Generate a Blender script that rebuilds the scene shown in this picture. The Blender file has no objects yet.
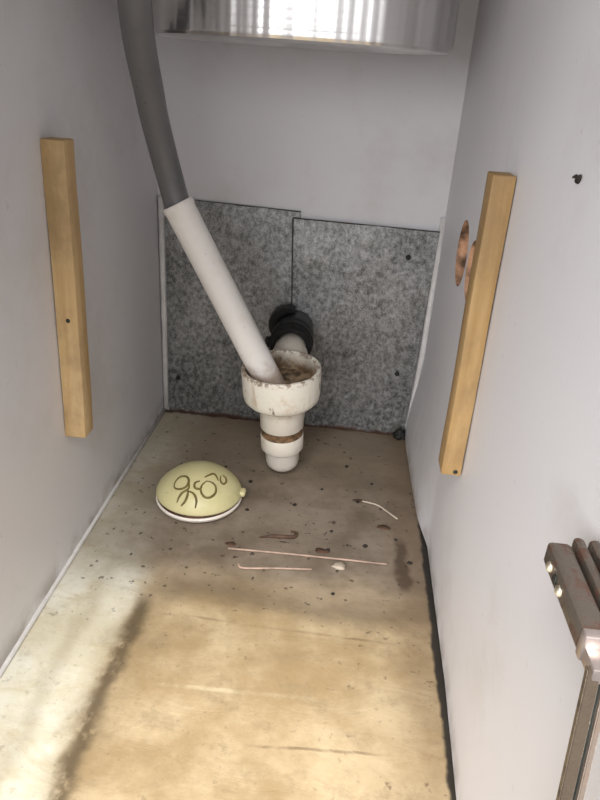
import bpy, bmesh, math, random
from mathutils import Vector, Matrix, noise as mnoise
random.seed(7)
SC = bpy.context.scene
COL = SC.collection

# ------------------------------------------------------------------ camera
cam_d = bpy.data.cameras.new('camera')
cam = bpy.data.objects.new('camera', cam_d); COL.objects.link(cam)
cam.matrix_world = Matrix(((0.9938, -0.0966, 0.0553, 0.05358),
                           (0.0918, 0.4313, -0.8975, -0.65259),
                           (0.0629, 0.8970, 0.4374, 0.34567),
                           (0, 0, 0, 1)))
cam_d.sensor_fit = 'VERTICAL'; cam_d.sensor_height = 24.0
cam_d.lens = 658.28 / 800 * 24.0
cam_d.clip_start = 0.01
SC.camera = cam

# ------------------------------------------------------------------ light
world = bpy.data.worlds.new('room_daylight'); SC.world = world
world.use_nodes = True
bg = world.node_tree.nodes['Background']
bg.inputs[0].default_value = (1.0, 0.985, 0.97, 1)
bg.inputs[1].default_value = 0.30

def area(name, loc, target, sx, sy, power, col):
    d = bpy.data.lights.new(name, 'AREA'); d.shape = 'RECTANGLE'
    d.size = sx; d.size_y = sy; d.energy = power; d.color = col
    o = bpy.data.objects.new(name, d); COL.objects.link(o)
    o.location = loc
    o.rotation_euler = (Vector(target) - Vector(loc)).to_track_quat('-Z', 'Y').to_euler()
    return o
area('ceiling_lamp', (-0.05, -1.75, 1.90), (0.05, -0.45, 0.05), 1.3, 1.0, 84, (1.0, 0.975, 0.95))
area('unseen_daylight', (-0.85, -2.0, 0.80), (0.1, -0.4, 0.15), 1.1, 1.1, 30, (0.98, 0.98, 1.0))  # unseen area light from the left, brightens the right panel
area('unseen_daylight', (0.15, -2.8, 0.55), (0.0, -0.3, 0.2), 1.9, 1.1, 13, (0.97, 0.98, 1.0))  # added area light, puts broad streaks on the sink steel

vs = SC.view_settings
vs.view_transform = 'Standard'; vs.look = 'None'; vs.gamma = 1; vs.use_curve_mapping = False
vs.exposure = 0.25

# ------------------------------------------------------------------ node helpers
class Mat:
    def __init__(self, name):
        self.m = bpy.data.materials.new(name); self.m.use_nodes = True
        self.t = self.m.node_tree; self.b = self.t.nodes['Principled BSDF']
        tc = self.t.nodes.new('ShaderNodeTexCoord'); self.co = tc.outputs['Object']
        s = self.n('ShaderNodeSeparateXYZ'); self.l(self.co, s.inputs[0])
        self.x, self.y, self.z = s.outputs
    def n(self, k): return self.t.nodes.new(k)
    def l(self, a, b): self.t.links.new(a, b)
    def put(self, sock, v):
        if isinstance(v, (int, float)): sock.default_value = v
        elif isinstance(v, tuple): sock.default_value = v if len(v) == 4 or sock.type == 'VECTOR' else (*v, 1)
        else: self.l(v, sock)
    def math(self, op, a, b=0.0, c=None):
        n = self.n('ShaderNodeMath'); n.operation = op
        self.put(n.inputs[0], a); self.put(n.inputs[1], b)
        if c is not None: self.put(n.inputs[2], c)
        return n.outputs[0]
    def add(self, a, b): return self.math('ADD', a, b)
    def sub(self, a, b): return self.math('SUBTRACT', a, b)
    def mul(self, a, b): return self.math('MULTIPLY', a, b)
    def mx(self, a, b): return self.math('MAXIMUM', a, b)
    def inv(self, a): return self.sub(1.0, a)
    def sm(self, v, a, b, lo=0.0, hi=1.0):
        n = self.n('ShaderNodeMapRange'); n.interpolation_type = 'SMOOTHSTEP'
        if a > b: a, b, lo, hi = b, a, hi, lo
        self.put(n.inputs['Value'], v)
        n.inputs['From Min'].default_value = a; n.inputs['From Max'].default_value = b
        n.inputs['To Min'].default_value = lo; n.inputs['To Max'].default_value = hi
        return n.outputs[0]
    def vec(self, sx=1, sy=1, sz=1, off=(0, 0, 0)):
        n = self.n('ShaderNodeMapping'); self.l(self.co, n.inputs[0])
        n.inputs['Scale'].default_value = (sx, sy, sz); n.inputs['Location'].default_value = off
        return n.outputs[0]
    def noise(self, scale, detail=4, rough=0.55, vec=None, col=False, dist=0.0):
        n = self.n('ShaderNodeTexNoise'); self.l(vec if vec is not None else self.co, n.inputs['Vector'])
        n.inputs['Scale'].default_value = scale; n.inputs['Detail'].default_value = detail
        n.inputs['Roughness'].default_value = rough; n.inputs['Distortion'].default_value = dist
        return n.outputs['Color' if col else 'Fac']
    def voro(self, scale, vec=None, out='Distance', rnd=1.0):
        n = self.n('ShaderNodeTexVoronoi'); self.l(vec if vec is not None else self.co, n.inputs['Vector'])
        n.inputs['Scale'].default_value = scale; n.inputs['Randomness'].default_value = rnd
        return n.outputs[out]
    def mix(self, f, a, b):
        n = self.n('ShaderNodeMix'); n.data_type = 'RGBA'
        self.put(n.inputs[0], f); self.put(n.inputs[6], a); self.put(n.inputs[7], b)
        return n.outputs[2]
    def bump(self, h, dist=0.001, strength=0.5):
        n = self.n('ShaderNodeBump'); n.inputs['Strength'].default_value = strength
        n.inputs['Distance'].default_value = dist
        self.l(h, n.inputs['Height']); self.l(n.outputs[0], self.b.inputs['Normal'])
    def done(self, col, rough=0.5, metal=0.0, spec=0.5):
        self.put(self.b.inputs['Base Color'], col); self.put(self.b.inputs['Roughness'], rough)
        self.put(self.b.inputs['Metallic'], metal); self.put(self.b.inputs['Specular IOR Level'], spec)
        return self.m

def m_laminate(name, base, dirt=(0.42, 0.38, 0.32), amt=0.35):
    k = Mat(name)
    n = k.sm(k.noise(9, 5, 0.65), 0.48, 0.78)
    c = k.mix(k.mul(n, amt), base, dirt)
    f = k.sm(k.noise(160, 2), 0.70, 0.78)
    c = k.mix(k.mul(f, 0.16), c, (0.25, 0.21, 0.17))
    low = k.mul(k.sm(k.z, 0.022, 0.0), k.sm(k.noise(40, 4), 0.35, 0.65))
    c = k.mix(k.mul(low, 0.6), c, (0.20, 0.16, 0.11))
    k.bump(k.noise(700, 2), 0.0002, 0.25)
    return k.done(c, 0.42, 0, 0.4)

def m_floor():
    k = Mat('stained_board')
    d = k.sub(k.noise(14, 4, 0.6), 0.5); d2 = k.sub(k.noise(60, 3, 0.6, k.vec(1, 1, 1, (3, 1, 2))), 0.5)
    X = k.add(k.x, k.add(k.mul(d, 0.022), k.mul(d2, 0.010)))
    dy = k.sub(k.noise(11, 4, 0.6, k.vec(1, 1, 1, (7, 3, 1))), 0.5)
    Y = k.add(k.y, k.add(k.mul(dy, 0.05), k.mul(d2, 0.010)))
    big = k.noise(16, 5, 0.65, k.vec(1, 1, 1, (1, 5, 2)))
    fine = k.noise(120, 4, 0.7)
    streak = k.noise(24, 5, 0.65, k.vec(0.7, 1.7, 1, (2, 0, 0)), dist=1.2)
    # tan body of the swollen board
    tan = k.mix(k.sm(big, 0.35, 0.68), (0.34, 0.245, 0.128), (0.51, 0.40, 0.245))
    tan = k.mix(k.mul(k.sm(streak, 0.54, 0.76), 0.32), tan, (0.40, 0.28, 0.15))
    tan = k.mix(k.mul(k.sm(fine, 0.55, 0.75), 0.35), tan, (0.38, 0.27, 0.16))
    # pale strip along the left wall
    pale = k.mix(k.sm(big, 0.40, 0.62), (0.66, 0.61, 0.46), (0.76, 0.74, 0.63))
    pale = k.mix(k.mul(k.sm(streak, 0.5, 0.7), 0.45), pale, (0.55, 0.46, 0.27))
    pale = k.mix(k.mul(k.sm(fine, 0.58, 0.74), 0.4), pale, (0.42, 0.36, 0.24))
    c = k.mix(k.sm(X, -0.092, -0.066), pale, tan)
    wash = k.sm(k.noise(34, 6, 0.72, k.vec(1, 1, 1, (5, 9, 1))), 0.50, 0.68)
    c = k.mix(k.mul(wash, k.sm(X, -0.10, -0.06, 0.22, 0.45)), c, (0.25, 0.185, 0.105))
    dots = k.sm(k.noise(110, 4, 0.7, k.vec(1, 1, 1, (8, 1, 4))), 0.62, 0.70)
    c = k.mix(k.mul(dots, k.sm(X, 0.02, 0.11, 0.25, 0.8)), c, (0.15, 0.10, 0.055))
    # inner edge of the stain ring on the pale strip
    ring2 = k.mul(k.sm(k.math('ABSOLUTE', k.add(X, 0.108)), 0.010, 0.0), k.sm(Y, -0.22, -0.30))
    c = k.mix(k.mul(ring2, 0.30), c, (0.30, 0.235, 0.13))
    # dark rectangle outline left by something that stood there
    patch = k.sm(k.noise(45, 4, 0.7, k.vec(1, 0.7, 1, (4, 4, 0))), 0.30, 0.48)
    ringx = k.mul(k.sm(k.math('ABSOLUTE', k.add(X, 0.072)), 0.0105, 0.001), k.sm(k.y, -0.285, -0.305))
    c = k.mix(k.mul(k.mul(ringx, patch), 0.92), c, (0.060, 0.042, 0.024))
    halo = k.mul(k.sm(k.math('ABSOLUTE', k.add(X, 0.070)), 0.028, 0.002), k.sm(k.y, -0.27, -0.31))
    c = k.mix(k.mul(halo, 0.28), c, (0.27, 0.20, 0.11))
    # thin scratch lines across the board
    def line(y0, sl, wd, xa, xb):
        yy = k.sub(k.add(k.y, k.mul(dy, 0.006)), k.add(y0, k.mul(k.x, sl)))
        return k.mul(k.sm(k.math('ABSOLUTE', yy), wd, wd * 0.3), k.mul(k.sm(k.x, xa, xa + 0.02), k.sm(k.x, xb, xb - 0.02)))
    c = k.mix(k.mul(line(-0.309, -0.02, 0.0016, -0.062, 0.118), k.sm(streak, 0.35, 0.6, 0.05, 0.55)), c, (0.16, 0.11, 0.06))
    c = k.mix(k.mul(line(-0.366, 0.03, 0.0022, -0.055, 0.065), k.sm(big, 0.40, 0.62, 0.08, 0.45)), c, (0.74, 0.64, 0.44))
    c = k.mix(k.mul(line(-0.402, 0.05, 0.0014, 0.015, 0.105), k.sm(streak, 0.35, 0.6, 0.05, 0.6)), c, (0.13, 0.09, 0.05))
    # grey brown wet grime over the back
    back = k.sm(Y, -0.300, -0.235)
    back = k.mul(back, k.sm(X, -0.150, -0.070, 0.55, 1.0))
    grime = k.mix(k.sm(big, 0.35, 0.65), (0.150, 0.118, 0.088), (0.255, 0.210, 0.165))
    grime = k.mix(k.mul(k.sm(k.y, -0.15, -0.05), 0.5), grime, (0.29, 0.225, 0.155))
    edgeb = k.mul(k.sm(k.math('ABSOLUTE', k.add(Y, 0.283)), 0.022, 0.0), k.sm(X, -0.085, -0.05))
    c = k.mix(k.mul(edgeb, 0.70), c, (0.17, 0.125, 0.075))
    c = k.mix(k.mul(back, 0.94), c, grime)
    # right side damp band
    rb = k.mul(k.sm(X, 0.098, 0.128), k.sm(Y, -0.45, -0.25, 0.25, 1.0))
    c = k.mix(k.mul(rb, 0.55), c, (0.17, 0.115, 0.07))
    smear = k.mul(k.sm(k.math('ABSOLUTE', k.sub(X, 0.119)), 0.008, 0.002), k.mul(k.sm(k.y, -0.262, -0.25), k.sm(k.y, -0.185, -0.205)))
    c = k.mix(k.mul(smear, 0.75), c, (0.055, 0.032, 0.020))
    # specks of dirt
    sp = k.sm(k.noise(170, 2, 0.5, k.vec(1, 1, 1, (9, 2, 5))), 0.66, 0.72)
    sp2 = k.sm(k.noise(75, 3, 0.6, k.vec(1, 1.4, 1, (2, 8, 5))), 0.68, 0.73)
    spm = k.mul(k.mx(sp, sp2), k.sm(k.y, -0.36, -0.24, 0.25, 1.0))
    c = k.mix(k.mul(spm, 0.8), c, (0.035, 0.025, 0.018))
    # mould at the right joint, rust at the back joint
    ml = k.mul(k.sm(k.add(k.x, k.mul(d2, 0.007)), 0.1345, 0.1375), 0.95)
    c = k.mix(ml, c, (0.016, 0.015, 0.014))
    rs = k.mul(k.sm(k.add(k.y, k.mul(d2, 0.012)), -0.008, -0.003), 0.95)
    c = k.mix(rs, c, (0.045, 0.018, 0.010))
    h = k.add(k.mul(streak, 0.7), k.mul(fine, 0.35))
    k.bump(h, 0.0016, 0.55)
    return k.done(c, k.sm(big, 0.3, 0.7, 0.45, 0.7), 0, 0.35)

def m_wood(name, c1, c2):
    k = Mat(name)
    g = k.noise(60, 5, 0.6, k.vec(1, 1, 0.07), dist=0.6)
    c = k.mix(k.sm(g, 0.35, 0.65), c1, c2)
    kn = k.sm(k.noise(45, 2, 0.5, k.vec(1, 1, 0.5, (0.3, 0.1, 0.7))), 0.70, 0.77)
    c = k.mix(k.mul(kn, 0.7), c, (0.16, 0.075, 0.03))
    dt = k.sm(k.noise(26, 5, 0.7, k.vec(1, 1, 0.6, (2, 2, 2))), 0.48, 0.72)
    c = k.mix(k.mul(dt, 0.42), c, (0.20, 0.13, 0.07))
    k.bump(g, 0.0005, 0.3)
    return k.done(c, 0.62, 0, 0.3)

def m_steel():
    k = Mat('brushed_stainless_steel')
    a = k.noise(24, 3, 0.55, k.vec(1, 0.4, 0.02))
    b = k.noise(260, 2, 0.5, k.vec(0.02, 0.02, 1))
    c = k.mix(k.sm(a, 0.35, 0.65), (0.56, 0.55, 0.54), (0.82, 0.81, 0.80))  # vertical tone bands paint reflection streaks into the steel colour
    k.bump(k.add(k.mul(a, 1.0), k.mul(b, 0.04)), 0.014, 0.6)
    return k.done(c, 0.28, 1.0)

def m_galv():
    k = Mat('galvanised_steel')
    f = k.noise(230, 4, 0.75, k.vec(1, 1, 0.8)); g = k.noise(16, 4, 0.6); v = k.noise(700, 2, 0.6)
    s = k.add(k.mul(v, 0.4), k.add(k.mul(f, 1.0), k.mul(g, 0.40)))
    c = k.mix(k.sm(s, 0.62, 1.20), (0.085, 0.088, 0.087), (0.44, 0.44, 0.445))
    d = k.mul(k.sm(k.noise(30, 5, 0.7), 0.50, 0.68), k.sm(k.z, 0.16, 0.01, 0.15, 0.75))
    c = k.mix(d, c, (0.075, 0.072, 0.055))
    r = k.mul(k.sm(k.add(k.z, k.mul(k.sub(k.noise(70, 3), 0.5), 0.012)), 0.0055, 0.001), 0.95)
    c = k.mix(r, c, (0.06, 0.022, 0.010))
    k.bump(k.add(k.mul(g, 3.0), k.mul(f, 0.15)), 0.002, 0.35)
    met = k.mul(k.inv(k.mx(d, r)), 0.75)
    return k.done(c, k.sm(f, 0.3, 0.7, 0.36, 0.52), met, 0.4)

def m_plastic(name, base, stain, amt=0.5, rough=0.42, sc=26, foot=None):
    k = Mat(name)
    n = k.sm(k.noise(sc, 5, 0.68), 0.50, 0.74)
    c = k.mix(k.mul(n, amt), base, stain)
    s = k.sm(k.noise(150, 3, 0.6), 0.68, 0.74)
    c = k.mix(k.mul(s, amt), c, tuple(v * 0.35 for v in stain))
    if foot:      # brown scum line near the lower end
        e = k.mul(k.sm(k.add(k.z, k.mul(k.sub(k.noise(90, 4), 0.5), 0.03)), foot[0], foot[1]), 0.7)
        c = k.mix(e, c, (0.34, 0.20, 0.11))
    k.bump(k.noise(240, 3), 0.0004, 0.25)
    return k.done(c, rough, 0, 0.45)

def m_rusty(name, c1, c2, metal=0.8):
    k = Mat(name)
    n = k.sm(k.noise(170, 5, 0.7), 0.46, 0.62)
    c = k.mix(n, c1, c2)
    k.bump(k.noise(500, 4), 0.0006, 0.45)
    return k.done(c, k.sm(n, 0, 1, 0.30, 0.62), k.mul(k.inv(n), metal), 0.5)

def m_plain(name, base, var=0.25, rough=0.6, metal=0.0, sc=90):
    k = Mat(name)
    n = k.noise(sc, 4)
    c = k.mix(k.sm(n, 0.3, 0.7), tuple(v * (1 - var) for v in base), tuple(min(1, v * (1 + var)) for v in base))
    return k.done(c, rough, metal, 0.4)

def m_cup():
    k = Mat('stained_white_pvc_cup')
    n = k.sm(k.noise(38, 5, 0.7), 0.52, 0.74)
    c = k.mix(k.mul(n, 0.6), (0.83, 0.79, 0.69), (0.52, 0.35, 0.17))
    run = k.sm(k.noise(55, 3, 0.6, k.vec(1, 1, 0.22)), 0.60, 0.72)
    c = k.mix(k.mul(run, 0.55), c, (0.42, 0.27, 0.13))
    blot = k.sm(k.noise(95, 3, 0.6, k.vec(1, 1, 0.7, (3, 6, 1))), 0.61, 0.67)
    c = k.mix(k.mul(blot, 0.75), c, (0.13, 0.065, 0.035))
    rim = k.mul(k.sm(k.z, 0.1045, 0.1095), k.sm(k.noise(240, 4), 0.46, 0.60))
    c = k.mix(k.mul(rim, 0.75), c, (0.20, 0.115, 0.065))
    r2 = k.math('SQRT', k.add(k.mul(k.x, k.x), k.mul(k.y, k.y)))
    ins = k.mul(k.sm(r2, 0.0325, 0.0315), k.sm(k.z, 0.074, 0.080))
    dirt = k.mix(k.sm(k.noise(70, 5, 0.7), 0.4, 0.6), (0.46, 0.36, 0.24), (0.16, 0.10, 0.055))
    ins2 = k.mul(ins, k.sm(k.add(k.z, k.mul(k.sub(k.noise(60, 4), 0.5), 0.03)), 0.112, 0.094, 0.2, 1.0))
    c = k.mix(ins2, c, dirt)
    k.bump(k.noise(240, 3), 0.0004, 0.3)
    return k.done(c, 0.42, 0, 0.45)

WHITE = m_laminate('white_melamine', (0.70, 0.69, 0.71))
FLOOR = m_floor()
PINE = m_wood('pine', (0.50, 0.33, 0.15), (0.60, 0.43, 0.23))
PINE2 = m_wood('darker_pine', (0.33, 0.20, 0.076), (0.43, 0.285, 0.13))
CHIP = m_plain('chipboard_edge', (0.44, 0.25, 0.15), 0.75, 0.9, 0, 75)
STEEL = m_steel(); GALV = m_galv()
PVC = m_plastic('white_pvc', (0.92, 0.89, 0.85), (0.60, 0.46, 0.32), 0.28, 0.35, 20, (-0.128, -0.146))
CUPM = m_cup()
PVCD = m_plastic('dirty_white_pvc', (0.76, 0.71, 0.62), (0.42, 0.30, 0.17), 0.6, 0.45, 45)
CLEAR = m_plastic('cloudy_plastic', (0.62, 0.58, 0.52), (0.36, 0.29, 0.20), 0.5, 0.3, 60)
BROWN = m_plain('brown_grime', (0.17, 0.10, 0.05), 0.5, 0.7, 0, 200)
RUBBER = m_plain('black_rubber', (0.010, 0.0098, 0.0098), 0.4, 0.42, 0, 160)
EDGE_SHADE = m_plain('edge_shade_dark', (0.10, 0.09, 0.08), 0.4, 0.4, 0.8, 300)
HOSE = m_plastic('grey_hose', (0.15, 0.148, 0.15), (0.085, 0.085, 0.088), 0.5, 0.40, 30)
DOME = m_plastic('yellowed_plastic', (0.62, 0.57, 0.31), (0.47, 0.44, 0.22), 0.6, 0.38, 42)
SAUCER = m_plastic('off_white_plastic', (0.78, 0.73, 0.66), (0.40, 0.30, 0.22), 0.4, 0.4, 50)
OLIVE = m_plain('olive_ink', (0.15, 0.115, 0.03), 0.25, 0.5, 0, 200)
HINGE = m_rusty('rusty_hinge_steel', (0.115, 0.096, 0.078), (0.075, 0.036, 0.023), 0.45)
NICKEL = m_plain('nickel_plate', (0.50, 0.43, 0.40), 0.2, 0.38, 0.85, 60)
BRONZE = m_rusty('tarnished_rod', (0.095, 0.072, 0.050), (0.062, 0.042, 0.028), 0.25)
ROD2 = m_rusty('pale_rod_edge', (0.22, 0.175, 0.14), (0.17, 0.125, 0.095), 0.3)  # lighter tone for one edge of the rod
BRASSY = m_rusty('bright_screw', (0.85, 0.78, 0.62), (0.6, 0.5, 0.36), 1.0)
STRAW = m_plain('straw', (0.38, 0.27, 0.21), 0.25, 0.6)
LEAFB = m_plain('brown_scrap', (0.085, 0.045, 0.028), 0.4, 0.7)
CRUMB = m_plain('dark_crumb', (0.022, 0.017, 0.013), 0.4, 0.8)
WISP = m_plain('pale_wisp', (0.46, 0.39, 0.31), 0.2, 0.6)
CAULK = m_plain('caulk', (0.72, 0.70, 0.68), 0.08, 0.45)
MOULD = m_plain('black_mould', (0.014, 0.016, 0.013), 0.5, 0.6)

# ------------------------------------------------------------------ mesh helpers
def link(name, me, mat, parent=None, loc=None, smooth=False):
    o = bpy.data.objects.new(name, me); COL.objects.link(o)
    if mat is not None: me.materials.append(mat)
    if smooth:
        for p in me.polygons: p.use_smooth = True
    if parent is not None: o.parent = parent
    if loc is not None: o.location = loc
    return o
def bm_obj(name, bm, mat, parent=None, loc=None, smooth=False, ang=None):
    bmesh.ops.recalc_face_normals(bm, faces=bm.faces[:])
    me = bpy.data.meshes.new(name); bm.to_mesh(me); bm.free()
    if ang is not None:
        for p in me.polygons: p.use_smooth = True
        me.set_sharp_from_angle(angle=math.radians(ang))
    return link(name, me, mat, parent, loc, smooth)
def box(bm, lo, hi, bev=0.0, seg=1):
    g = bmesh.ops.create_cube(bm, size=1.0)['verts']
    for v in g:
        v.co = Vector([(lo[i] + hi[i]) / 2 + v.co[i] * (hi[i] - lo[i]) for i in range(3)])
    if bev:
        es = list({e for v in g for e in v.link_edges})
        bmesh.ops.bevel(bm, geom=es, offset=bev, segments=seg, affect='EDGES', profile=0.5)
    return bm
def bx(lo, hi, bev=0.0, seg=1): return box(bmesh.new(), lo, hi, bev, seg)
def lathe(prof, seg=40, bm=None, close=False):
    bm = bm or bmesh.new(); rings = []
    for r, z in prof:
        if r < 1e-6: rings.append([bm.verts.new((0, 0, z))])
        else: rings.append([bm.verts.new((r * math.cos(2 * math.pi * i / seg), r * math.sin(2 * math.pi * i / seg), z)) for i in range(seg)])
    prs = list(zip(rings, rings[1:])) + ([(rings[-1], rings[0])] if close else [])
    for a, b in prs:
        for i in range(seg):
            j = (i + 1) % seg
            q = [a[i % len(a)], a[j % len(a)], b[j % len(b)], b[i % len(b)]]
            u = []
            for v in q:
                if v not in u: u.append(v)
            if len(u) > 2: bm.faces.new(u)
    return bm
def spline(pts, n):
    P = [Vector(p) for p in pts]; P = [P[0] * 2 - P[1]] + P + [P[-1] * 2 - P[-2]]
    out = []
    for i in range(1, len(P) - 2):
        for s in range(n):
            t = s / n; a, b, c, d = P[i - 1:i + 3]
            out.append(0.5 * ((2 * b) + (c - a) * t + (2 * a - 5 * b + 4 * c - d) * t * t + (3 * b - a - 3 * c + d) * t ** 3))
    out.append(P[-2]); return out
def tube(pts, r, seg=16, bm=None, caps=True, inner=None):
    """sweep a circle along pts (r: number or list); inner: radius of a bore open at both ends"""
    bm = bm or bmesh.new(); P = [Vector(p) for p in pts]; n = len(P)
    R = r if isinstance(r, (list, tuple)) else [r] * n
    T = [(P[min(i + 1, n - 1)] - P[max(i - 1, 0)]).normalized() for i in range(n)]
    u = T[0].orthogonal().normalized(); fr = []
    for i in range(n):
        u = (u - T[i] * u.dot(T[i])).normalized(); fr.append((u, T[i].cross(u)))
    def rings(rad):
        return [[bm.verts.new(P[i] + (fr[i][0] * math.cos(2 * math.pi * k / seg) + fr[i][1] * math.sin(2 * math.pi * k / seg)) * rad[i]) for k in range(seg)] for i in range(n)]
    A = rings(R)
    def skin(G):
        for a, b in zip(G, G[1:]):
            for k in range(seg):
                bm.faces.new((a[k], a[(k + 1) % seg], b[(k + 1) % seg], b[k]))
    skin(A)
    if inner:
        B = rings([x * inner / R[0] if False else inner for x in R]); skin(B)
        for a, b in ((A[0], B[0]), (A[-1], B[-1])):
            for k in range(seg): bm.faces.new((a[k], a[(k + 1) % seg], b[(k + 1) % seg], b[k]))
    elif caps:
        bm.faces.new(A[0]); bm.faces.new(A[-1])
    return bm
def tag(o, label=None, cat=None, group=None, kind=None):
    if label: o['label'] = label
    if cat: o['category'] = cat
    if group: o['group'] = group
    if kind: o['kind'] = kind
    return o
def empty(name, loc, label, cat, group=None, rot=(0, 0, 0)):
    o = bpy.data.objects.new(name, None); COL.objects.link(o); o.location = loc; o.rotation_euler = rot
    o.empty_display_size = 0.02
    return tag(o, label, cat, group)
def struct(o, label, cat): return tag(o, label, cat, kind='structure')

# ------------------------------------------------------------------ the cabinet
YF = -0.585                      # front edge of the cabinet
HZ = 0.50                        # underside of the countertop
XO = 0.34                        # far side of the neighbouring compartment
# floor board: gently swollen, real relief
bm = bmesh.new(); NX, NY = 72, 96; x0, x1, y0, y1 = -0.156, XO, YF, 0.0
g = []
for j in range(NY + 1):
    row = []
    for i in range(NX + 1):
        x = x0 + (x1 - x0) * i / NX; y = y0 + (y1 - y0) * j / NY
        z = 0.0011 * mnoise.noise(Vector((x * 14, y * 26, 0.3))) + 0.0005 * mnoise.noise(Vector((x * 60, y * 90, 2.1))) - 0.0009
        if y < -0.29 and -0.07 < x < 0.12: z += 0.0006
        row.append(bm.verts.new((x, y, min(z, 0.0))))
    g.append(row)
for j in range(NY):
    for i in range(NX):
        bm.faces.new((g[j][i], g[j][i + 1], g[j + 1][i + 1], g[j + 1][i]))
bd = [e for e in bm.edges if e.is_boundary]
ex = bmesh.ops.extrude_edge_only(bm, edges=bd)['geom']
for v in [v for v in ex if isinstance(v, bmesh.types.BMVert)]: v.co.z = -0.018
bmesh.ops.holes_fill(bm, edges=[e for e in bm.edges if e.is_boundary])
struct(bm_obj('floor', bm, FLOOR, ang=60), 'water-stained tan and grey-brown cabinet floor board', 'floor')

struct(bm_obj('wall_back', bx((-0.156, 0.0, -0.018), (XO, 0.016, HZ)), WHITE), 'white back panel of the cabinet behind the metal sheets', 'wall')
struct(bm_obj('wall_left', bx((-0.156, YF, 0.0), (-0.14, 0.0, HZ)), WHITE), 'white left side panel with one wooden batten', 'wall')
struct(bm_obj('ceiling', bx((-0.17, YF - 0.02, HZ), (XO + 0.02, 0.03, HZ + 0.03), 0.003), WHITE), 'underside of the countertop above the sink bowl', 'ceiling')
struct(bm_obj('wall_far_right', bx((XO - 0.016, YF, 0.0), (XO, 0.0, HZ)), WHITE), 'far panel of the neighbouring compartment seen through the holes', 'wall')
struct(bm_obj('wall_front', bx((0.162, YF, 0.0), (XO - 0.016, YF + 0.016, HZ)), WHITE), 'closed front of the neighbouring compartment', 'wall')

# right panel: bowed at the bottom, lower skin swollen towards the back, two round holes
def warp(y, z):
    s = max(0.0, 1 - z / 0.10); s = s * s * (3 - 2 * s)
    pts = [(-0.60, 0.0), (-0.42, 0.0012), (-0.34, -0.0008), (-0.20, -0.0008), (-0.172, 0.0035), (-0.158, 0.0050), (-0.10, 0.0070), (-0.03, 0.0085), (0.0, 0.0080)]
    for (a, va), (b, vb) in zip(pts, pts[1:]):
        if a <= y <= b: return -s * (va + (vb - va) * (y - a) / (b - a))
    return 0.0
bm = bmesh.new(); NY, NZ = 90, 50; ga, gb = [], []
for j in range(NZ + 1):
    t = j / NZ; z = 0.0012 + (HZ - 0.0012) * t ** 1.4
    ra, rb = [], []
    for i in range(NY + 1):
        y = YF + (0.0 - YF) * i / NY
        ra.append(bm.verts.new((0.14 + warp(y, z), y, z))); rb.append(bm.verts.new((0.156, y, z)))
    ga.append(ra); gb.append(rb)
for j in range(NZ):
    for i in range(NY):
        bm.faces.new((ga[j][i], ga[j + 1][i], ga[j + 1][i + 1], ga[j][i + 1]))
        bm.faces.new((gb[j][i], gb[j][i + 1], gb[j + 1][i + 1], gb[j + 1][i]))
for i in range(NY):
    bm.faces.new((ga[0][i], ga[0][i + 1], gb[0][i + 1], gb[0][i])); bm.faces.new((ga[NZ][i], gb[NZ][i], gb[NZ][i + 1], ga[NZ][i + 1]))
for j in range(NZ):
    bm.faces.new((ga[j][0], gb[j][0], gb[j + 1][0], ga[j + 1][0])); bm.faces.new((ga[j][NY], ga[j + 1][NY], gb[j + 1][NY], gb[j][NY]))
wr = bm_obj('wall_right', bm, WHITE, ang=40)
wr.data.materials.append(CHIP)
HOLES = [(-0.128, 0.231, 0.0255), (-0.181, 0.230, 0.022)]
for hy, hz, hr in HOLES:
    b2 = lathe([(0, -0.03), (hr, -0.03), (hr, 0.03), (0, 0.03)], 40)
    bmesh.ops.rotate(b2, verts=b2.verts[:], cent=(0, 0, 0), matrix=Matrix.Rotation(math.pi / 2, 3, 'Y'))
    bmesh.ops.translate(b2, verts=b2.verts[:], vec=(0.148, hy, hz))
    cut = bm_obj('cutter', b2, CHIP)
    md = wr.modifiers.new('cut', 'BOOLEAN'); md.operation = 'DIFFERENCE'; md.object = cut; md.solver = 'EXACT'
    dg = bpy.context.evaluated_depsgraph_get(); dg.update()
    me = bpy.data.meshes.new_from_object(wr.evaluated_get(dg))
    wr.modifiers.clear(); wr.data = me
    bpy.data.objects.remove(cut)
wr.data.materials.clear(); wr.data.materials.append(WHITE); wr.data.materials.append(CHIP)
for p in wr.data.polygons:
    c = p.center
    p.material_index = 1 if abs(p.normal.x) < 0.3 and any(abs(math.hypot(c.y - hy, c.z - hz) - hr) < 0.002 for hy, hz, hr in HOLES) else 0
struct(wr, 'white right side panel with two round holes and a batten', 'wall')

# caulk beads in the corners
struct(bm_obj('trim_1', tube([(-0.1365, -0.0030, 0.004), (-0.1362, -0.0030, 0.10), (-0.1362, -0.0030, 0.235)], 0.0030, 10), CAULK, smooth=True), 'pale caulk bead in the back left corner', 'trim')
struct(bm_obj('trim_2', tube([(0.1335, -0.0030, 0.006), (0.1365, -0.0030, 0.05), (0.1380, -0.0030, 0.10), (0.1384, -0.0030, 0.236)], 0.0032, 10), CAULK, smooth=True), 'pale caulk bead in the back right corner', 'trim')
struct(bm_obj('baseboard_left', tube([(-0.1395, YF, 0.0004), (-0.1392, -0.4, 0.0004), (-0.1395, -0.2, 0.0004), (-0.139, -0.004, 0.0004)], 0.0019, 8), CAULK, smooth=True), 'thin pale bead along the left floor joint', 'trim')

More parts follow.
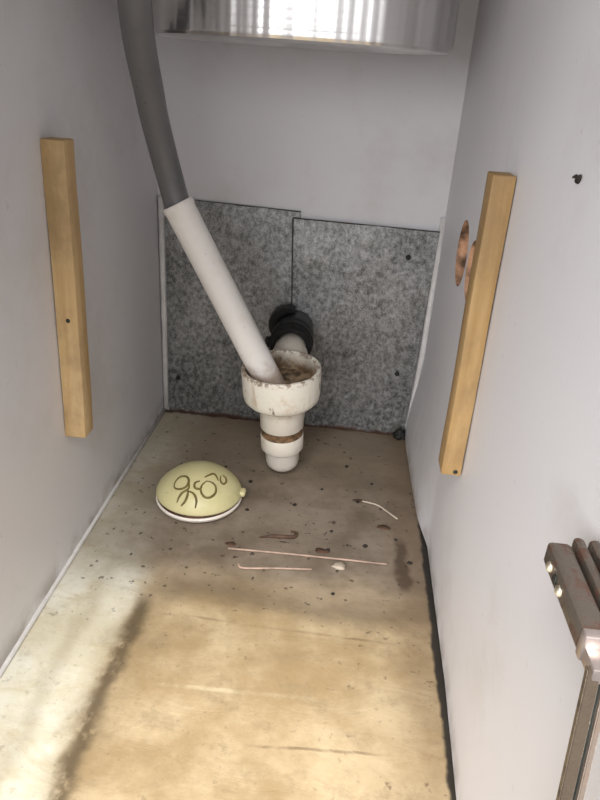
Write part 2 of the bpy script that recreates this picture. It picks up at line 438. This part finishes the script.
# ------------------------------------------------------------------ galvanised sheets
def sheet(name, corners, y, label, nails, thick=0.0012):
    """corners: bottom left, bottom right, top right, top left as (x, z); a slightly buckled sheet"""
    root = empty(name, ((corners[0][0] + corners[1][0]) / 2, y, corners[0][1]), label, 'metal sheet', 'galvanised sheets on the back panel')
    bm = bmesh.new(); NU, NV = 24, 30; F, Bk = [], []
    bl, br, tr, tl = [Vector(c) for c in corners]
    for j in range(NV + 1):
        fr, br_ = [], []
        for i in range(NU + 1):
            u, v = i / NU, j / NV
            p = (bl * (1 - u) + br * u) * (1 - v) + (tl * (1 - u) + tr * u) * v
            b = 0.0010 * mnoise.noise(Vector((p.x * 22, p.y * 16, y * 900)))
            o = root.location
            fr.append(bm.verts.new((p.x - o.x, b - thick, p.y - o.z))); br_.append(bm.verts.new((p.x - o.x, b, p.y - o.z)))
        F.append(fr); Bk.append(br_)
    for j in range(NV):
        for i in range(NU):
            bm.faces.new((F[j][i], F[j][i + 1], F[j + 1][i + 1], F[j + 1][i])); bm.faces.new((Bk[j][i], Bk[j + 1][i], Bk[j + 1][i + 1], Bk[j][i + 1]))
    for i in range(NU):
        bm.faces.new((F[0][i], Bk[0][i], Bk[0][i + 1], F[0][i + 1])); bm.faces.new((F[NV][i], F[NV][i + 1], Bk[NV][i + 1], Bk[NV][i]))
    for j in range(NV):
        bm.faces.new((F[j][0], F[j + 1][0], Bk[j + 1][0], Bk[j][0])); bm.faces.new((F[j][NU], Bk[j][NU], Bk[j + 1][NU], F[j + 1][NU]))
    bm_obj('sheet_panel', bm, GALV, root, ang=40)
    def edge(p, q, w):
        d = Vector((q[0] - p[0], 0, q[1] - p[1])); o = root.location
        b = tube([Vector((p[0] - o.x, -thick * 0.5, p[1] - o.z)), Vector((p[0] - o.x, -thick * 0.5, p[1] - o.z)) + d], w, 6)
        bm_obj('edge_shade_line', b, EDGE_SHADE, root)  # dark strip paints a shadow line along the sheet edge
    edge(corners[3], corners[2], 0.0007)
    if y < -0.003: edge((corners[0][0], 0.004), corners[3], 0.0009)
    for nx, nz in nails:
        b = lathe([(0, -0.0014), (0.0016, -0.0013), (0.0024, -0.0006), (0.0025, 0.0012), (0, 0.0012)], 14)
        bmesh.ops.rotate(b, verts=b.verts[:], cent=(0, 0, 0), matrix=Matrix.Rotation(-math.pi / 2, 3, 'X'))
        bm_obj('nail_head', b, MOULD, root, (nx - root.location.x, -thick - 0.0006, nz - root.location.z), True)
    return root
sheet('galvanised_sheet', [(-0.1335, -0.0012), (0.012, -0.0012), (0.0015, 0.2303), (-0.1325, 0.2338)], -0.0014,
      'left galvanised metal sheet, the taller one, behind the white pipe', [(-0.1223, 0.0419)])
sheet('galvanised_sheet', [(0.0050, -0.0012), (0.1305, -0.0012), (0.1366, 0.2224), (-0.0055, 0.2245)], -0.0046,
      'right galvanised metal sheet overlapping the left one, with a bright sheen', [(0.1145, 0.0723), (0.1095, 0.196)])

# ------------------------------------------------------------------ battens
def batten(lo, hi, mat, label, nails, lean):
    c = ((lo[0] + hi[0]) / 2, (lo[1] + hi[1]) / 2, lo[2])
    root = empty('wooden_batten', c, label, 'wood strip', 'wooden battens on the side panels')
    bm = bx([lo[i] - c[i] for i in range(3)], [hi[i] - c[i] for i in range(3)], 0.0009, 2)
    bmesh.ops.subdivide_edges(bm, edges=[e for e in bm.edges if abs(e.verts[0].co.z - e.verts[1].co.z) > 0.1], cuts=16)
    for v in bm.verts:
        w = mnoise.noise(Vector((0, c[0] * 50, v.co.z * 14))); v.co.x += 0.0007 * w * (1 if abs(v.co.z - 0.1) < 0.09 else 0.3)
    for v in bm.verts: v.co.y += lean * (v.co.z / (hi[2] - lo[2]) - 1)
    bm_obj('strip', bm, mat, root, ang=40)
    for n in nails:
        b = lathe([(0, -0.0006), (0.0013, -0.0004), (0.0017, 0.0002), (0.0017, 0.0009), (0, 0.0009)], 10)
        bmesh.ops.rotate(b, verts=b.verts[:], cent=(0, 0, 0), matrix=Matrix.Rotation(-math.pi / 2, 3, 'X'))
        bm_obj('nail_head', b, MOULD, root, (n[0] - c[0], n[1] - c[1], n[2] - c[2]), True)
    return root
batten((-0.1398, -0.2425, 0.1020), (-0.1245, -0.2270, 0.3035), PINE, 'pale pine batten fixed to the left side panel', [(-0.131, -0.2470, 0.19)], 0.008)
batten((0.1262, -0.2680, 0.1190), (0.1392, -0.2500, 0.3055), PINE2, 'honey coloured pine batten on the right panel beside the holes', [(0.1352, -0.2778, 0.1218)], 0.010)

# ------------------------------------------------------------------ sink bowl
SX, SY, SR, SZ = 0.0020, -0.125, 0.1085, 0.3672
root = empty('sink_bowl', (SX, SY, SZ), 'oval stainless steel sink bowl hanging from the countertop', 'sink')
bm_obj('bowl', lathe([(0, 0.0012), (SR * 0.5, 0.0008), (SR - 0.006, 0.0), (SR - 0.0025, 0.0006), (SR - 0.0006, 0.0025), (SR, 0.006), (SR, HZ - SZ - 0.002),
       (SR - 0.0015, HZ - SZ - 0.002), (SR - 0.0015, 0.006), (SR - 0.006, 0.003), (0, 0.003)], 96), STEEL, root, ang=35)
bm_obj('mounting_flange', lathe([(SR + 0.0002, HZ - SZ - 0.004), (SR + 0.012, HZ - SZ - 0.003), (SR + 0.012, HZ - SZ), (SR + 0.0002, HZ - SZ)], 64, close=True), STEEL, root, ang=35)
for ch in root.children:
    for v in ch.data.vertices: v.co.y *= 0.52

# ------------------------------------------------------------------ drain hose and pipe
pt, pb = Vector((-0.0888, -0.1200, 0.2503)), Vector((-0.0030, -0.1178, 0.0905))
ax = (pb - pt).normalized()
hp = [pt + ax * 0.045, pt + ax * 0.02, pt + ax * 0.001, (-0.0945, -0.1215, 0.2725), (-0.0980, -0.1290, 0.2945), (-0.0995, -0.1405, 0.3153),
      (-0.0989, -0.1538, 0.3346), (-0.0981, -0.1676, 0.3519), (-0.0967, -0.1797, 0.3680), (-0.0941, -0.1912, 0.3829), (-0.0930, -0.2020, 0.4050), (-0.0930, -0.2080, 0.4400), (-0.0930, -0.2100, 0.4995)]
root = empty('drain_hose', hp[-1], 'grey flexible drain hose curving down beside the sink bowl', 'hose')
sp = spline(hp, 8); off = Vector(hp[-1])
bm_obj('hose_tube', tube([p - off for p in sp], 0.0105, 24), HOSE, root, smooth=True)
root = empty('drain_pipe', pt, 'white plastic pipe slanting from the grey hose into the cup', 'pipe')
L = (pb - pt).length
pts = [ax * s for s in (0.0, 0.0006, 0.004, 0.006, L * 0.5, L)]
bm_obj('pipe_tube', tube(pts, [0.0130, 0.0134, 0.0134, 0.0126, 0.0126, 0.0128], 32, inner=0.0110), PVC, root, ang=35)

# ------------------------------------------------------------------ trap with open cup
TX, TY = 0.0078, -0.1072
trap = empty('drain_trap', (TX, TY, 0.0005), 'white plastic drain trap with an open cup and black rubber coupling', 'drain', rot=(math.radians(4.0), math.radians(-3.0), 0))
cup = bm_obj('cup', lathe([(0.0150, 0.074), (0.0205, 0.0740), (0.0250, 0.0745), (0.0310, 0.0765), (0.0342, 0.0800), (0.0352, 0.0850), (0.0358, 0.1085), (0.0352, 0.1100), (0.0335, 0.1102), (0.0322, 0.1090),
             (0.0318, 0.1050), (0.0312, 0.0830), (0.0290, 0.0795), (0.0150, 0.0780)], 56, close=True), CUPM, trap, (0, 0, 0.0048), ang=40)
tag(cup, 'open white cup streaked with brown stains')
# sludge in the bottom of the cup
b = bmesh.new(); rings = []
for k in range(9):
    r = 0.0311 * k / 8
    rings.append([b.verts.new((r * math.cos(a), r * math.sin(a), 0.0935 + 0.0022 * mnoise.noise(Vector((r * math.cos(a) * 120, r * math.sin(a) * 120, 3))))) for a in [2 * math.pi * i / 36 for i in range(36 if k else 1)]])
for a, c in zip(rings, rings[1:]):
    for i in range(36):
        j = (i + 1) % 36
        b.faces.new([a[0], c[i], c[j]] if len(a) == 1 else [a[i], c[i], c[j], a[j]])
SLUDGE = m_plain('sludge', (0.24, 0.17, 0.105), 0.75, 0.6, 0, 110)
tag(bm_obj('sludge', b, SLUDGE, cup, smooth=True), 'brown sludge in the bottom of the cup')
bm_obj('neck', lathe([(0.0140, 0.0535), (0.0196, 0.0535), (0.0203, 0.0545), (0.0203, 0.0783), (0.0140, 0.0788)], 40, close=True), PVCD, trap, ang=40)
tag(bm_obj('seal_ring', lathe([(0.0140, 0.0450), (0.0190, 0.0452), (0.0197, 0.0462), (0.0190, 0.0472), (0.0176, 0.0480), (0.0176, 0.0532), (0.0140, 0.0534)], 40, close=True), BROWN, trap, ang=40), 'brown grimy seal ring')
bm_obj('collar', lathe([(0.0140, 0.0300), (0.0192, 0.0300), (0.0202, 0.0312), (0.0202, 0.0445), (0.0195, 0.0455), (0.0180, 0.0455), (0.0140, 0.0450)], 40, close=True), PVCD, trap, ang=40)
bm_obj('end_cap', lathe([(0, 0.0052), (0.0060, 0.0056), (0.0115, 0.0078), (0.0148, 0.0115), (0.0160, 0.0160), (0.0163, 0.0300), (0, 0.0300)], 40), CLEAR, trap, ang=50)
EX = 0.0015
bm_obj('elbow', tube(spline([(EX, 0.074, 0.0985), (EX, 0.066, 0.0985), (EX, 0.0575, 0.0955), (EX, 0.0545, 0.0870), (EX, 0.0545, 0.0600), (EX, 0.0535, 0.040), (0, 0.046, 0.0270), (0, 0.032, 0.0225), (0, 0.0100, 0.0225)], 6), [0.0176] * 12 + [0.0168] * 10 + [0.0160] * 27, 28), PVCD, trap, smooth=True)
# coupling, its axis runs back into the panel
b = lathe([(0.0150, 0.0), (0.0196, 0.0), (0.0208, 0.0015), (0.0210, 0.0085), (0.0198, 0.0100), (0.0196, 0.0180), (0.0206, 0.0190), (0.0210, 0.0205), (0.0210, 0.0280), (0.0196, 0.0300), (0.0190, 0.0490), (0.0150, 0.0490)], 40, close=True)
bmesh.ops.rotate(b, verts=b.verts[:], cent=(0, 0, 0), matrix=Matrix.Rotation(math.radians(-90), 3, 'X'))
cpl = tag(bm_obj('rubber_coupling', b, RUBBER, trap, (EX, 0.0605, 0.1060), ang=40), 'black rubber coupling behind the cup')
b = lathe([(0.0197, 0.0), (0.0216, 0.0), (0.0216, 0.0075), (0.0197, 0.0075)], 40, close=True)
bmesh.ops.rotate(b, verts=b.verts[:], cent=(0, 0, 0), matrix=Matrix.Rotation(math.radians(-90), 3, 'X'))
bm_obj('clamp_band', b, RUBBER, cpl, (0, 0.0103, 0), ang=40)
b = bx((-0.0035, 0.0, -0.0045), (0.0035, 0.0085, 0.0045), 0.001, 2)
bm_obj('clamp_screw', b, RUBBER, cpl, (-0.0228, 0.0100, -0.002), ang=40)
# dark flap where the coupling meets the sheet
b = bmesh.new(); fl = []
for t in range(9):
    a = math.radians(88 + t * 14); w = 0.0075 * math.sin(math.pi * (0.12 + 0.80 * t / 8)) + 0.001
    fl.append([b.verts.new((0.0200 * math.cos(a), y, 0.0200 * math.sin(a))) for y in (0.038, 0.046)] + [b.verts.new(((0.0200 + w) * math.cos(a), y, (0.0200 + w) * math.sin(a))) for y in (0.046, 0.038)])
for p, q in zip(fl, fl[1:]):
    for k in range(4): b.faces.new((p[k], p[(k + 1) % 4], q[(k + 1) % 4], q[k]))
b.faces.new(fl[0]); b.faces.new(fl[-1][::-1])
bm_obj('dark_flap', b, RUBBER, cpl, (0, 0, 0), ang=40)

# ------------------------------------------------------------------ yellowed shell-shaped cap
CX, CY, CZ, CA, CH = -0.0605, -0.1675, 0.0095, 0.0375, 0.0238
root = empty('domed_cap', (CX, CY, 0.0), 'yellowed domed plastic cap with looping marks lying on the floor', 'cap', rot=(math.radians(1.2), 0, 0))
def dome_z(r): return CH * (0.55 * math.sqrt(max(0.0, 1 - r * r)) + 0.45 * (1 - r * r))
def lobe(a): return 1 + 0.018 * math.cos(2 * (a - 2.9)) - 0.030 * math.exp(-((a - 2.62) / 0.10) ** 2)
b = bmesh.new(); rings = []; NS = 72
prof = [(1.0, 0.0)] + [(math.cos(t), dome_z(math.cos(t)) / CH) for t in [0.06, 0.16, 0.30, 0.46, 0.64, 0.84, 1.05, 1.26, 1.44]] + [(0.0, 1.0)]
for r, h in [(0.95, -0.045), (0.985, -0.04)] + prof:
    if r < 1e-4: rings.append([b.verts.new((0, 0, CH * h))])
    else: rings.append([b.verts.new((CA * r * (1 + (lobe(a) - 1) * r) * math.cos(a), CA * r * (1 + (lobe(a) - 1) * r) * math.sin(a), CH * h)) for a in [2 * math.pi * i / NS for i in range(NS)]])
b.faces.new(rings[0][::-1])
for p, q in zip(rings, rings[1:]):
    for i in range(NS):
        j = (i + 1) % NS
        b.faces.new([p[i], p[j], q[0]] if len(q) == 1 else [p[i], p[j], q[j], q[i]])
dome = bm_obj('dome', b, DOME, root, (0, 0, CZ + 0.0006), ang=55)
bm_obj('saucer', lathe([(0, 0.0), (0.028, 0.0), (0.0340, 0.0010), (0.0374, 0.0034), (0.0382, 0.0056), (0.0370, 0.0070), (0.0340, 0.0084), (0, 0.0084)], 56), SAUCER, root, smooth=False, ang=50)
tag(bm_obj('gap_shade_ring', lathe([(0.030, 0.0070), (0.0368, 0.0068), (0.0373, 0.0080), (0.0368, 0.0096), (0.030, 0.0096)], 56, close=True), LEAFB, root, ang=50), 'dark ring painted as shade in the gap under the dome')  # dark ring carries the shade of the open gap
b = bmesh.new(); box(b, (-0.006, -0.0048, -0.0024), (0.0060, 0.0048, 0.0028), 0.0022, 3)
bm_obj('tab', b, DOME, root, (0.0355, 0.0020, CZ + 0.0018), smooth=True)
STROKES = [[(-19.2, -18.3), (-19.0, -13.4), (-15.5, -9.6), (-10.2, -10.1), (-6.9, -14.5), (-7.9, -19.6), (-12.5, -21.3), (-17.2, -20.0), (-19.2, -17.6)],
 [(-6.9, -14.5), (-5.6, -21.1), (-10.3, -24.4), (-12.5, -27.1), (-13.5, -30.2)],
 [(-5.9, -21.9), (-5.3, -26.0), (-6.7, -30.4), (-9.5, -32.5)],
 [(-4.8, -23.3), (-0.0, -25.1), (3.0, -29.0), (3.0, -33.2)],
 [(2.4, -13.8), (-1.0, -16.1), (-0.5, -20.1), (3.3, -20.7), (5.6, -18.3)],
 [(7.9, -12.4), (4.8, -17.7), (5.3, -22.2), (9.3, -25.3), (14.0, -23.7), (17.1, -18.9), (16.0, -13.7), (12.2, -11.8), (7.9, -12.4)],
 [(5.7, -9.0), (8.6, -5.4), (11.6, -2.1), (14.0, -2.8), (17.1, -7.2)],
 [(18.0, -0.6), (18.8, -6.1), (21.6, -7.7), (23.3, -3.6), (21.9, 0.7), (19.0, 1.7)]]
for st in STROKES:
    pts = []
    for p in spline([((x + 1.6) / 1000, (y - 1.2) / 1000, 0) for x, y in st], 5):
        rr = min(0.985, math.hypot(p.x, p.y) / CA); pts.append((p.x, p.y, dome_z(rr)))
    n = len(pts)
    bm_obj('mark', tube(pts, [0.0009 * (0.55 + 0.6 * math.sin(math.pi * (i + 0.7) / (n + 0.4))) for i in range(n)], 8), OLIVE, dome, smooth=True)

# ------------------------------------------------------------------ cabinet hinge on the right panel
HX, HY0, HY1, HZT = 0.1220, -0.5200, -0.4800, 0.2235
root = empty('cabinet_hinge', (0.139, -0.50, 0.21), 'rusty cabinet hinge with screws mounted on the right panel', 'hinge')
O = Vector(root.location)
def hp_(name, lo, hi, mat, bev=0.0008, par=root, label=None, taper=None):
    b = bx([lo[i] - O[i] for i in range(3)], [hi[i] - O[i] for i in range(3)], bev, 2)
    o = bm_obj(name, b, mat, par, ang=40)
    if label: tag(o, label)
    return o
hp_('mounting_plate', (0.1375, -0.519, 0.196), (0.1395, -0.478, 0.222), HINGE, 0.0006)
arm = hp_('outer_arm', (HX, HY0, HZT - 0.0078), (HX + 0.0072, HY1 - 0.0028, HZT), HINGE, 0.0014)
hp_('inner_arm', (HX + 0.0085, HY0 + 0.001, HZT - 0.0080), (HX + 0.0120, HY1 + 0.0005, HZT + 0.0004), HINGE, 0.0015)
hp_('spring_arm', (HX + 0.0132, HY0 + 0.001, HZT - 0.0080), (HX + 0.0168, HY1, HZT + 0.0004), HINGE, 0.0015)
hp_('web', (HX + 0.0060, HY0 + 0.001, HZT - 0.0078), (0.1380, HY1 - 0.005, HZT - 0.0035), HINGE, 0.0004)
hp_('clip', (HX + 0.0128, HY0 + 0.0200, HZT + 0.0006), (HX + 0.0172, HY0 + 0.0300, HZT + 0.0026), NICKEL, 0.0007, label='bright metal clip')
for yy in (-0.4905, -0.5010):
    b = lathe([(0, 0.0012), (0.0010, 0.0012), (0.0016, 0.0007), (0.0018, 0.0), (0, 0.0)], 16)
    bmesh.ops.rotate(b, verts=b.verts[:], cent=(0, 0, 0), matrix=Matrix.Rotation(-math.pi / 2, 3, 'Y'))
    tag(bm_obj('screw', b, BRASSY, arm, Vector((HX, yy, HZT - 0.0040)) - O, smooth=True), 'bright screw head')
b = lathe([(0, 0.0004), (0.0014, 0.0004), (0.0016, 0.0), (0, 0.0)], 16)
bmesh.ops.rotate(b, verts=b.verts[:], cent=(0, 0, 0), matrix=Matrix.Rotation(-math.pi / 2, 3, 'Y'))
bm_obj('screw_hole', b, MOULD, arm, Vector((HX, -0.4958, HZT - 0.0042)) - O, smooth=True)
hp_('front_plate', (HX - 0.0002, HY0 - 0.0028, HZT - 0.0080), (0.1392, HY0 + 0.0006, HZT + 0.0006), NICKEL, 0.0007, label='shiny front plate of the hinge')
# two-edged support rod below the hinge
t0 = Vector((0.1245, -0.5285, HZT - 0.0040)); t1 = Vector((0.1245, -0.5600, 0.0580))
def bar(name, xa, xb, ya, yb, mat):
    b = bmesh.new(); vs_ = []
    for t in (t0, t1):
        vs_.append([b.verts.new(t - O + Vector(c)) for c in ((xa, ya, 0), (xb, ya, 0), (xb, yb, 0), (xa, yb, 0))])
    for k in range(4): b.faces.new((vs_[0][k], vs_[0][(k + 1) % 4], vs_[1][(k + 1) % 4], vs_[1][k]))
    b.faces.new(vs_[0]); b.faces.new(vs_[1])
    bmesh.ops.bevel(b, geom=b.edges[:], offset=0.0003, segments=2, affect='EDGES')
    return bm_obj(name, b, mat, root, ang=40)
bar('rod', -0.0030, 0.0004, -0.0010, 0.0012, BRONZE)
bar('rod_groove', 0.0004, 0.0016, 0.0002, 0.0012, MOULD)
tag(bar('rod_edge', 0.0016, 0.0032, -0.0010, 0.0012, ROD2), 'lighter edge of the support rod')
hp_('rod_anchor', (HX + 0.0005, -0.5300, HZT - 0.0078), (HX + 0.0060, HY0 - 0.002, HZT - 0.0030), NICKEL, 0.0005)
b = bx((0.121 - O.x, -0.565 - O.y, 0.054 - O.z), (0.1405 - O.x, -0.555 - O.y, 0.062 - O.z), 0.001, 2)
bm_obj('rod_bracket', b, HINGE, root, ang=40)

# ------------------------------------------------------------------ bits on the walls and floor
b = bmesh.new()
tube([(0.1402, -0.3730, 0.3176), (0.1392, -0.3740, 0.3168), (0.1386, -0.3775, 0.3190)], [0.0011, 0.0013, 0.0006], 8, b)
tube([(0.1402, -0.3715, 0.3170), (0.1393, -0.3700, 0.3180), (0.1390, -0.3675, 0.3172)], [0.0009, 0.0008, 0.0004], 8, b)
tag(bm_obj('bent_nail', b, CRUMB, smooth=True), 'tiny dark bent nail stub sticking out of the right panel', 'nail')

def flat_tube(name, pts, r, mat, label, cat, zs=0.6, group=None):
    o = Vector(pts[0])
    b = tube([Vector(p) - o for p in spline(pts, 6)], r, 8)
    ob = bm_obj(name, b, mat, None, o, smooth=True)
    return tag(ob, label, cat, group)
flat_tube('thin_stick', [(-0.0223, -0.2310, 0.0009), (0.02, -0.2300, 0.0011), (0.06, -0.2297, 0.0013), (0.1066, -0.2290, 0.0009)], 0.00085, STRAW, 'long thin straight stick lying across the dirty floor', 'stick')
flat_tube('straw_piece', [(-0.0110, -0.2475, 0.0008), (-0.006, -0.2525, 0.0010), (0.02, -0.2485, 0.0010), (0.0473, -0.2450, 0.0008)], 0.0008, STRAW, 'short bent straw piece in front of the long thin stick', 'straw')
flat_tube('pale_wire', [(0.0860, -0.1435, 0.0008), (0.1000, -0.1480, 0.0010), (0.1080, -0.1560, 0.0011), (0.1175, -0.1660, 0.0008)], 0.0008, WISP, 'short pale bent wire on the floor near the right panel', 'wire')
# curled brown scrap
b = bmesh.new(); prev = None
cp = spline([(0.0010, -0.2120, 0), (0.0100, -0.2095, 0), (0.0200, -0.2085, 0), (0.0290, -0.2075, 0), (0.0305, -0.2020, 0), (0.0260, -0.1995, 0)], 5)
flat_tube('brown_scrap', [(0.0010, -0.2120, 0.0007), (0.0100, -0.2095, 0.0010), (0.0200, -0.2085, 0.0011), (0.0290, -0.2075, 0.0011), (0.0305, -0.2020, 0.0010), (0.0260, -0.1995, 0.0007)], [0.0008] * 6 + [0.0015] * 19 + [0.0008] * 6, LEAFB, 'curled dark brown scrap between the cap and the stick', 'scrap')
b.free()
def blob(name, c, r, mat, label, cat, group=None, sq=0.45, amp=0.35, seed=0):
    b = bmesh.new(); bmesh.ops.create_icosphere(b, subdivisions=2, radius=1)
    for v in b.verts:
        k = 1 + amp * mnoise.noise(v.co * 1.7 + Vector((seed, seed * 2, 0)))
        v.co = Vector((v.co.x * r[0] * k, v.co.y * r[1] * k, v.co.z * r[0] * sq * k))
    zmin = min(v.co.z for v in b.verts)
    return tag(bm_obj(name, b, mat, None, (c[0], c[1], -zmin - 0.0008), smooth=True), label, cat, group)
blob('lint_tuft', (0.0680, -0.2365), (0.0060, 0.0042), WISP, 'pale lint tuft caught under the long thin stick', 'lint', None, 0.14, 0.8, 3)
crumbs = [(0.0585, -0.2180, 1), (0.0650, -0.2690, 0.0), (0.1250, -0.2235, 2), (0.0600, -0.1925, 3), (0.0250, -0.1600, 4), (0.0820, -0.1450, 5), (0.0480, -0.1300, 6),
          (-0.0200, -0.1300, 7), (0.0950, -0.1120, 8), (0.0700, -0.0850, 9), (-0.0480, -0.1080, 10), (0.1150, -0.1950, 11), (-0.0160, -0.1750, 12), (0.0890, -0.2080, 13)]
where = ['just behind the middle of the long stick', 'in front of the pale lint tuft', 'beside the right panel near the dark smear', 'behind the right half of the long stick',
         'in front of the drain trap', 'left of the pale wire end', 'right front of the drain trap', 'between the domed cap and the trap', 'behind the pale bent wire',
         'right of the drain trap towards the back', 'behind the yellowed domed cap', 'in front of the near end of the pale wire', 'beside the tab of the domed cap', 'behind the right end of the long stick']
for (x, y, sd), wh in zip(crumbs, where):
    r = 0.0011 + 0.0009 * random.random()
    blob('dirt_crumb', (x, y), (r * 1.3, r), CRUMB, 'small dark crumb ' + wh, 'crumb', 'dirt crumbs on the cabinet floor', 0.5, 0.5, sd)
for x, y, rx, ry, sd, lb in [(-0.0215, -0.2235, 0.0045, 0.0026, 21, 'flat dark brown flake at the left end of the stick'), (0.0535, -0.2200, 0.0060, 0.0028, 22, 'flat dark brown flake above the middle of the stick'),
                             (0.1050, -0.1790, 0.0055, 0.0035, 23, 'flat brown flake below the pale bent wire'), (0.0840, -0.1420, 0.0060, 0.0022, 24, 'flat brown flake at the upper end of the pale wire')]:
    blob('brown_flake', (x, y), (rx, ry), LEAFB, lb, 'flake', 'brown flakes on the cabinet floor', 0.12, 0.5, sd)
# black mouldy wad in the back right corner
b = bmesh.new(); bmesh.ops.create_icosphere(b, subdivisions=3, radius=1)
for v in b.verts:
    k = 1 + 0.55 * mnoise.noise(v.co * 2.1)
    v.co = Vector((v.co.x * 0.0070 * k, v.co.y * 0.0050 * k, abs(v.co.z) * 0.0100 * k - 0.0005))
tag(bm_obj('mouldy_wad', b, MOULD, None, (0.1265, -0.0120, 0.0), smooth=True), 'small black mouldy wad in the back right corner of the floor', 'debris')
